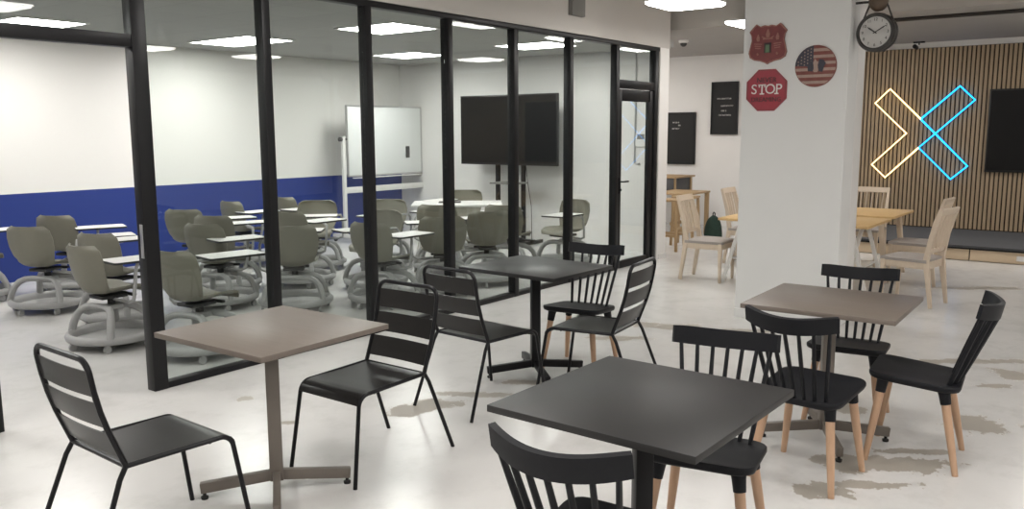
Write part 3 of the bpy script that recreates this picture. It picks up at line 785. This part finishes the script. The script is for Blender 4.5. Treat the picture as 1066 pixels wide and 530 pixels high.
letter_board(6.585, 7.25, 1.085, 2.015, 'lower black letter board beside the white wall end', [(-.05, .285, .11), (.02, .235, .03), (-.045, .175, .14)])
letter_board(5.80, 6.29, 1.62, 2.53, 'higher black letter board with four white text lines beside the column', [(.0, .165, .26), (.05, .04, .22), (.0, -.045, .11), (.02, -.12, .24)])

# stage
SX = 12.25
t = thing('stage', 'low stage with dark carpet top and pale wood front under the slatted wall', 'stage', (SX, 0, 0))
MB().box(((FX-SX)/2-.02, -.7, .185), (FX-SX-.05, 10.1, .03)).build('carpet_top', M['carpet'], t, 0)
MB().box((.03, -.7, .165), (.10, 10.12, .022), bev=.003).build('edge_strip', M['blackframe'], t, 0)
for y0, y1 in ((1.79, 4.35), (-.2, 1.775), (-2.2, -.215), (-5.6, -2.215)):
    MB().box((.045, (y0+y1)/2, .080), (.03, y1-y0, .15), bev=.002).build('front_panel', M['stagewood'], t, 0)
MB().box((.10, -.7, .085), (.05, 10.0, .14)).build('substructure', M['rubber'], t, 0)
MB().box((.026, 1.17, .075), (.008, .16, .065), bev=.002).build('socket_plate', M['whitepaint'], t, 0)

# ------------------------------------------------------------------ pale dining set behind column
def make_dining_chair():
    t = thing('dining_chair', 'x', 'chair')
    w = .205
    for s in (-1, 1):
        MB().bar((s*(w-.01), .20, .44), (s*(w-.01), .205, 0), .042, .042, up=(0, 1, 0), w1=.028, d1=.028, bev=.003).build('leg', M['palewood'], t, 30)
        mb = MB().bar((s*(w-.01), -.205, .46), (s*(w-.01), -.27, 0), .036, .055, up=(0, 1, 0), w1=.028, d1=.032, bev=.003)
        mb.bar((s*(w-.01), -.203, .44), (s*(w-.012), -.245, .70), .036, .05, up=(0, 1, 0), w1=.034, d1=.042)
        mb.bar((s*(w-.012), -.243, .69), (s*(w-.014), -.325, .955), .034, .042, up=(0, 1, 0), w1=.03, d1=.026, bev=.0)
        mb.build('leg', M['palewood'], t, 30)
    mb = MB()
    mb.box((0, .20, .405), (.37, .022, .07), bev=.002).box((0, -.205, .405), (.37, .022, .07), bev=.002)
    for s in (-1, 1): mb.box((s*(w-.01), 0, .405), (.022, .38, .07), bev=.002)
    mb.build('apron', M['palewood'], t, 30)
    def cush(u, v):
        x = (-.5+u)*.43; y = (-.5+v)*.44+.005
        k = (1-abs(2*u-1)**4)*(1-abs(2*v-1)**4)
        return (x, y, .447+.022*k)
    MB().sheet(cush, 12, 12, .03).build('seat_cushion', M['cushion'], t, 60)
    def rail(z0, z1, y0, y1):
        def f(u, v):
            a = -1+2*v; z = z0+(z1-z0)*u
            return (a*(w+.0), y0+(y1-y0)*u-.018*(1-a*a), z)
        return f
    MB().sheet(rail(.895, .957, -.300, -.325), 2, 10, .022).build('top_rail', M['palewood'], t, 40)
    MB().sheet(rail(.53, .57, -.212, -.222), 2, 10, .02).build('lower_rail', M['palewood'], t, 40)
    for k in range(5):
        x = (-2+k)*.066; b = .018*(1-(x/w)**2)
        MB().tube([(x, -.218-b, .56), (x, -.255-b, .73), (x, -.302-b, .90)], .014, 8, flat=.55).build('back_slat', M['palewood'], t)
    return t
dc = make_dining_chair()
G = 'pale wooden dining chairs around the pine tables'
DC = [(9.05, 3.96, 272, 'pale dining chair left of the column, nearer one with full cushion seen'),
      (10.45, 4.02, 270, 'pale dining chair farther left of the column, behind the yellow table corner'),
      (8.98, 1.80, 80, 'pale dining chair at right, tall back turned sideways before the stage'),
      (10.20, 2.03, 87, 'pale dining chair mostly hidden behind the sideways one at right'),
      (11.25, 2.84, 180, 'pale dining chair at far end of pine tables, slatted back facing viewer')]
for i, (x, y, f, l) in enumerate(DC): place(dc if i == 0 else copy_tree(dc), x, y, f, l, G)
# near table on white trestles
t = thing('trestle_table', 'pine topped table on white trestles, mostly hidden by the column', 'table', (9.29, 2.98, 0))
MB().box((0, 0, .727), (.95, 1.58, .028), bev=.004).build('tabletop', M['tabletopwood'], t, 30)
for sy in (-1, 1):
    tr = MB().box((0, sy*.57, .695), (.72, .06, .036), bev=.003).build('trestle', M['whitepaint'], t, 30)
    for sx in (-1, 1):
        for q in (-1, 1): MB().bar((sx*.30, sy*.57+q*.02, .69), (sx*.345, sy*.57+q*.20, 0), .03, .042, bev=.003).build('trestle_leg', M['whitepaint'], tr, 30)
    MB().box((0, sy*.57, .28), (.60, .24, .02), bev=.003).build('trestle_shelf', M['whitepaint'], tr, 30)
# far table on wooden legs
t = thing('pine_table', 'pine table with slanting wooden legs behind the trestle table', 'table', (10.40, 2.95, 0))
MB().box((0, 0, .735), (.98, 1.50, .028), bev=.004).build('tabletop', M['tabletopwood'], t, 30)
for sx in (-1, 1):
    for sy in (-1, 1): MB().bar((sx*.40, sy*.60, .72), (sx*.45, sy*.68, 0), .07, .06, up=(0, 1, 0), w1=.045, d1=.04, bev=.004).build('leg', M['palewood'], t, 30)

# bar tables, stools and dark green bag in the corridor
t = thing('bar_counter', 'oak bar counter with dark grey front panel beyond the white wall end', 'bar counter', (13.55, 6.95, 0))
MB().box((0, 0, .90), (.75, 1.10, .03), bev=.004).build('counter_top', M['oak'], t, 30)
MB().box((-.03, 0, .745), (.66, .98, .28), bev=.004).build('front_panel', M['darkgrey'], t, 30)
for sx in (-1, 1):
    for sy in (-1, 1): MB().box((sx*.31, sy*.48, .443), (.06, .06, .885), bev=.004).build('leg', M['oak'], t, 30)
t = thing('oak_table', 'oak table with thick square legs behind the pale dining chair left of column', 'table', (12.64, 6.04, 0))
MB().box((0, 0, .70), (.85, .62, .03), bev=.004).build('tabletop', M['oak'], t, 30)
for sx in (-1, 1):
    for sy in (-1, 1): MB().box((sx*.38, sy*.27, .343), (.06, .06, .685), bev=.004).build('leg', M['oak'], t, 30)
MB().box((0, 0, .22), (.76, .03, .05), bev=.003).build('stretcher', M['oak'], t, 30)
def make_stool():
    t = thing('bar_stool', 'x', 'stool')
    MB().box((0, 0, .715), (.34, .34, .03), bev=.005).build('seat', M['oak'], t, 30)
    for sx in (-1, 1):
        for sy in (-1, 1): MB().bar((sx*.14, sy*.14, .70), (sx*.165, sy*.165, 0), .038, .038, up=(0, 1, 0), bev=.003).build('leg', M['oak'], t, 30)
    for s in (-1, 1):
        MB().box((0, s*.155, .22), (.29, .02, .035)).build('stretcher', M['oak'], t, 0)
        MB().box((s*.155, 0, .32), (.02, .29, .035)).build('stretcher', M['oak'], t, 0)
    return t
st = make_stool()
place(st, 10.98, 5.42, 5, 'oak bar stool right beside the white wall end', 'oak bar stools in the corridor')
place(copy_tree(st), 11.62, 5.48, 8, 'oak bar stool farther back between the first stool and dining chair', 'oak bar stools in the corridor')
t = thing('green_bag', 'dark green bag standing on the floor behind the dining chair left of column', 'bag', (12.60, 5.46, 0))
mb = MB()
def bag(u, v):
    a = v*2*PI; z = .36*u; r = .17*(math.sin(min(1, u*1.02)*PI/2+PI/2)**.5 if u > 0 else 1) if u < 1 else .01
    r = .17*max(.03, (1-u**2.6))**.5
    return (r*math.cos(a)*(1+.06*math.sin(3*a+u*4)), r*.8*math.sin(a), z)
V = []; nu, nv = 10, 20
for i in range(nu+1):
    for j in range(nv): V.append(bag(i/nu, j/nv))
F = [(i*nv+j, i*nv+(j+1) % nv, (i+1)*nv+(j+1) % nv, (i+1)*nv+j) for i in range(nu) for j in range(nv)]+[tuple(range(nv))[::-1], tuple(range(nu*nv, nu*nv+nv))]
mb.add(V, F).build('bag_body', M['green'], t, 60)
MB().tube([(-.03, 0, .34), (-.03, 0, .39), (.0, 0, .41), (.05, 0, .39), (.05, 0, .33)], .010, 8).build('bag_handle', M['rubber'], t)

# ------------------------------------------------------------------ world, camera
w = bpy.data.worlds.new('World'); SC.world = w; w.use_nodes = True
w.node_tree.nodes['Background'].inputs[0].default_value = (.8, .82, .85, 1); w.node_tree.nodes['Background'].inputs[1].default_value = .02
cam = bpy.data.cameras.new('Camera'); co = bpy.data.objects.new('Camera', cam); COL.objects.link(co); SC.camera = co
F_PX = 881.9; yaw, pitch, roll = R(36.883), R(8.317), R(.228)
cam.sensor_fit = 'HORIZONTAL'; cam.sensor_width = 36; cam.lens = F_PX/1066*36; cam.clip_start = .05
fwd = Vector((math.cos(yaw)*math.cos(pitch), math.sin(yaw)*math.cos(pitch), -math.sin(pitch)))
rt = Vector((math.sin(yaw), -math.cos(yaw), 0)); dn = fwd.cross(rt)
c, s = math.cos(roll), math.sin(roll); r2 = rt*c+dn*s; d2 = dn*c-rt*s
co.matrix_world = Matrix(((r2.x, -d2.x, -fwd.x, 0), (r2.y, -d2.y, -fwd.y, 0), (r2.z, -d2.z, -fwd.z, 1.7), (0, 0, 0, 1)))
SC.view_settings.view_transform = 'Standard'; SC.view_settings.look = 'None'
SC.view_settings.gamma = 1; SC.view_settings.use_curve_mapping = False
SC.view_settings.exposure = .24
SC.cycles.sample_clamp_indirect = 2.5
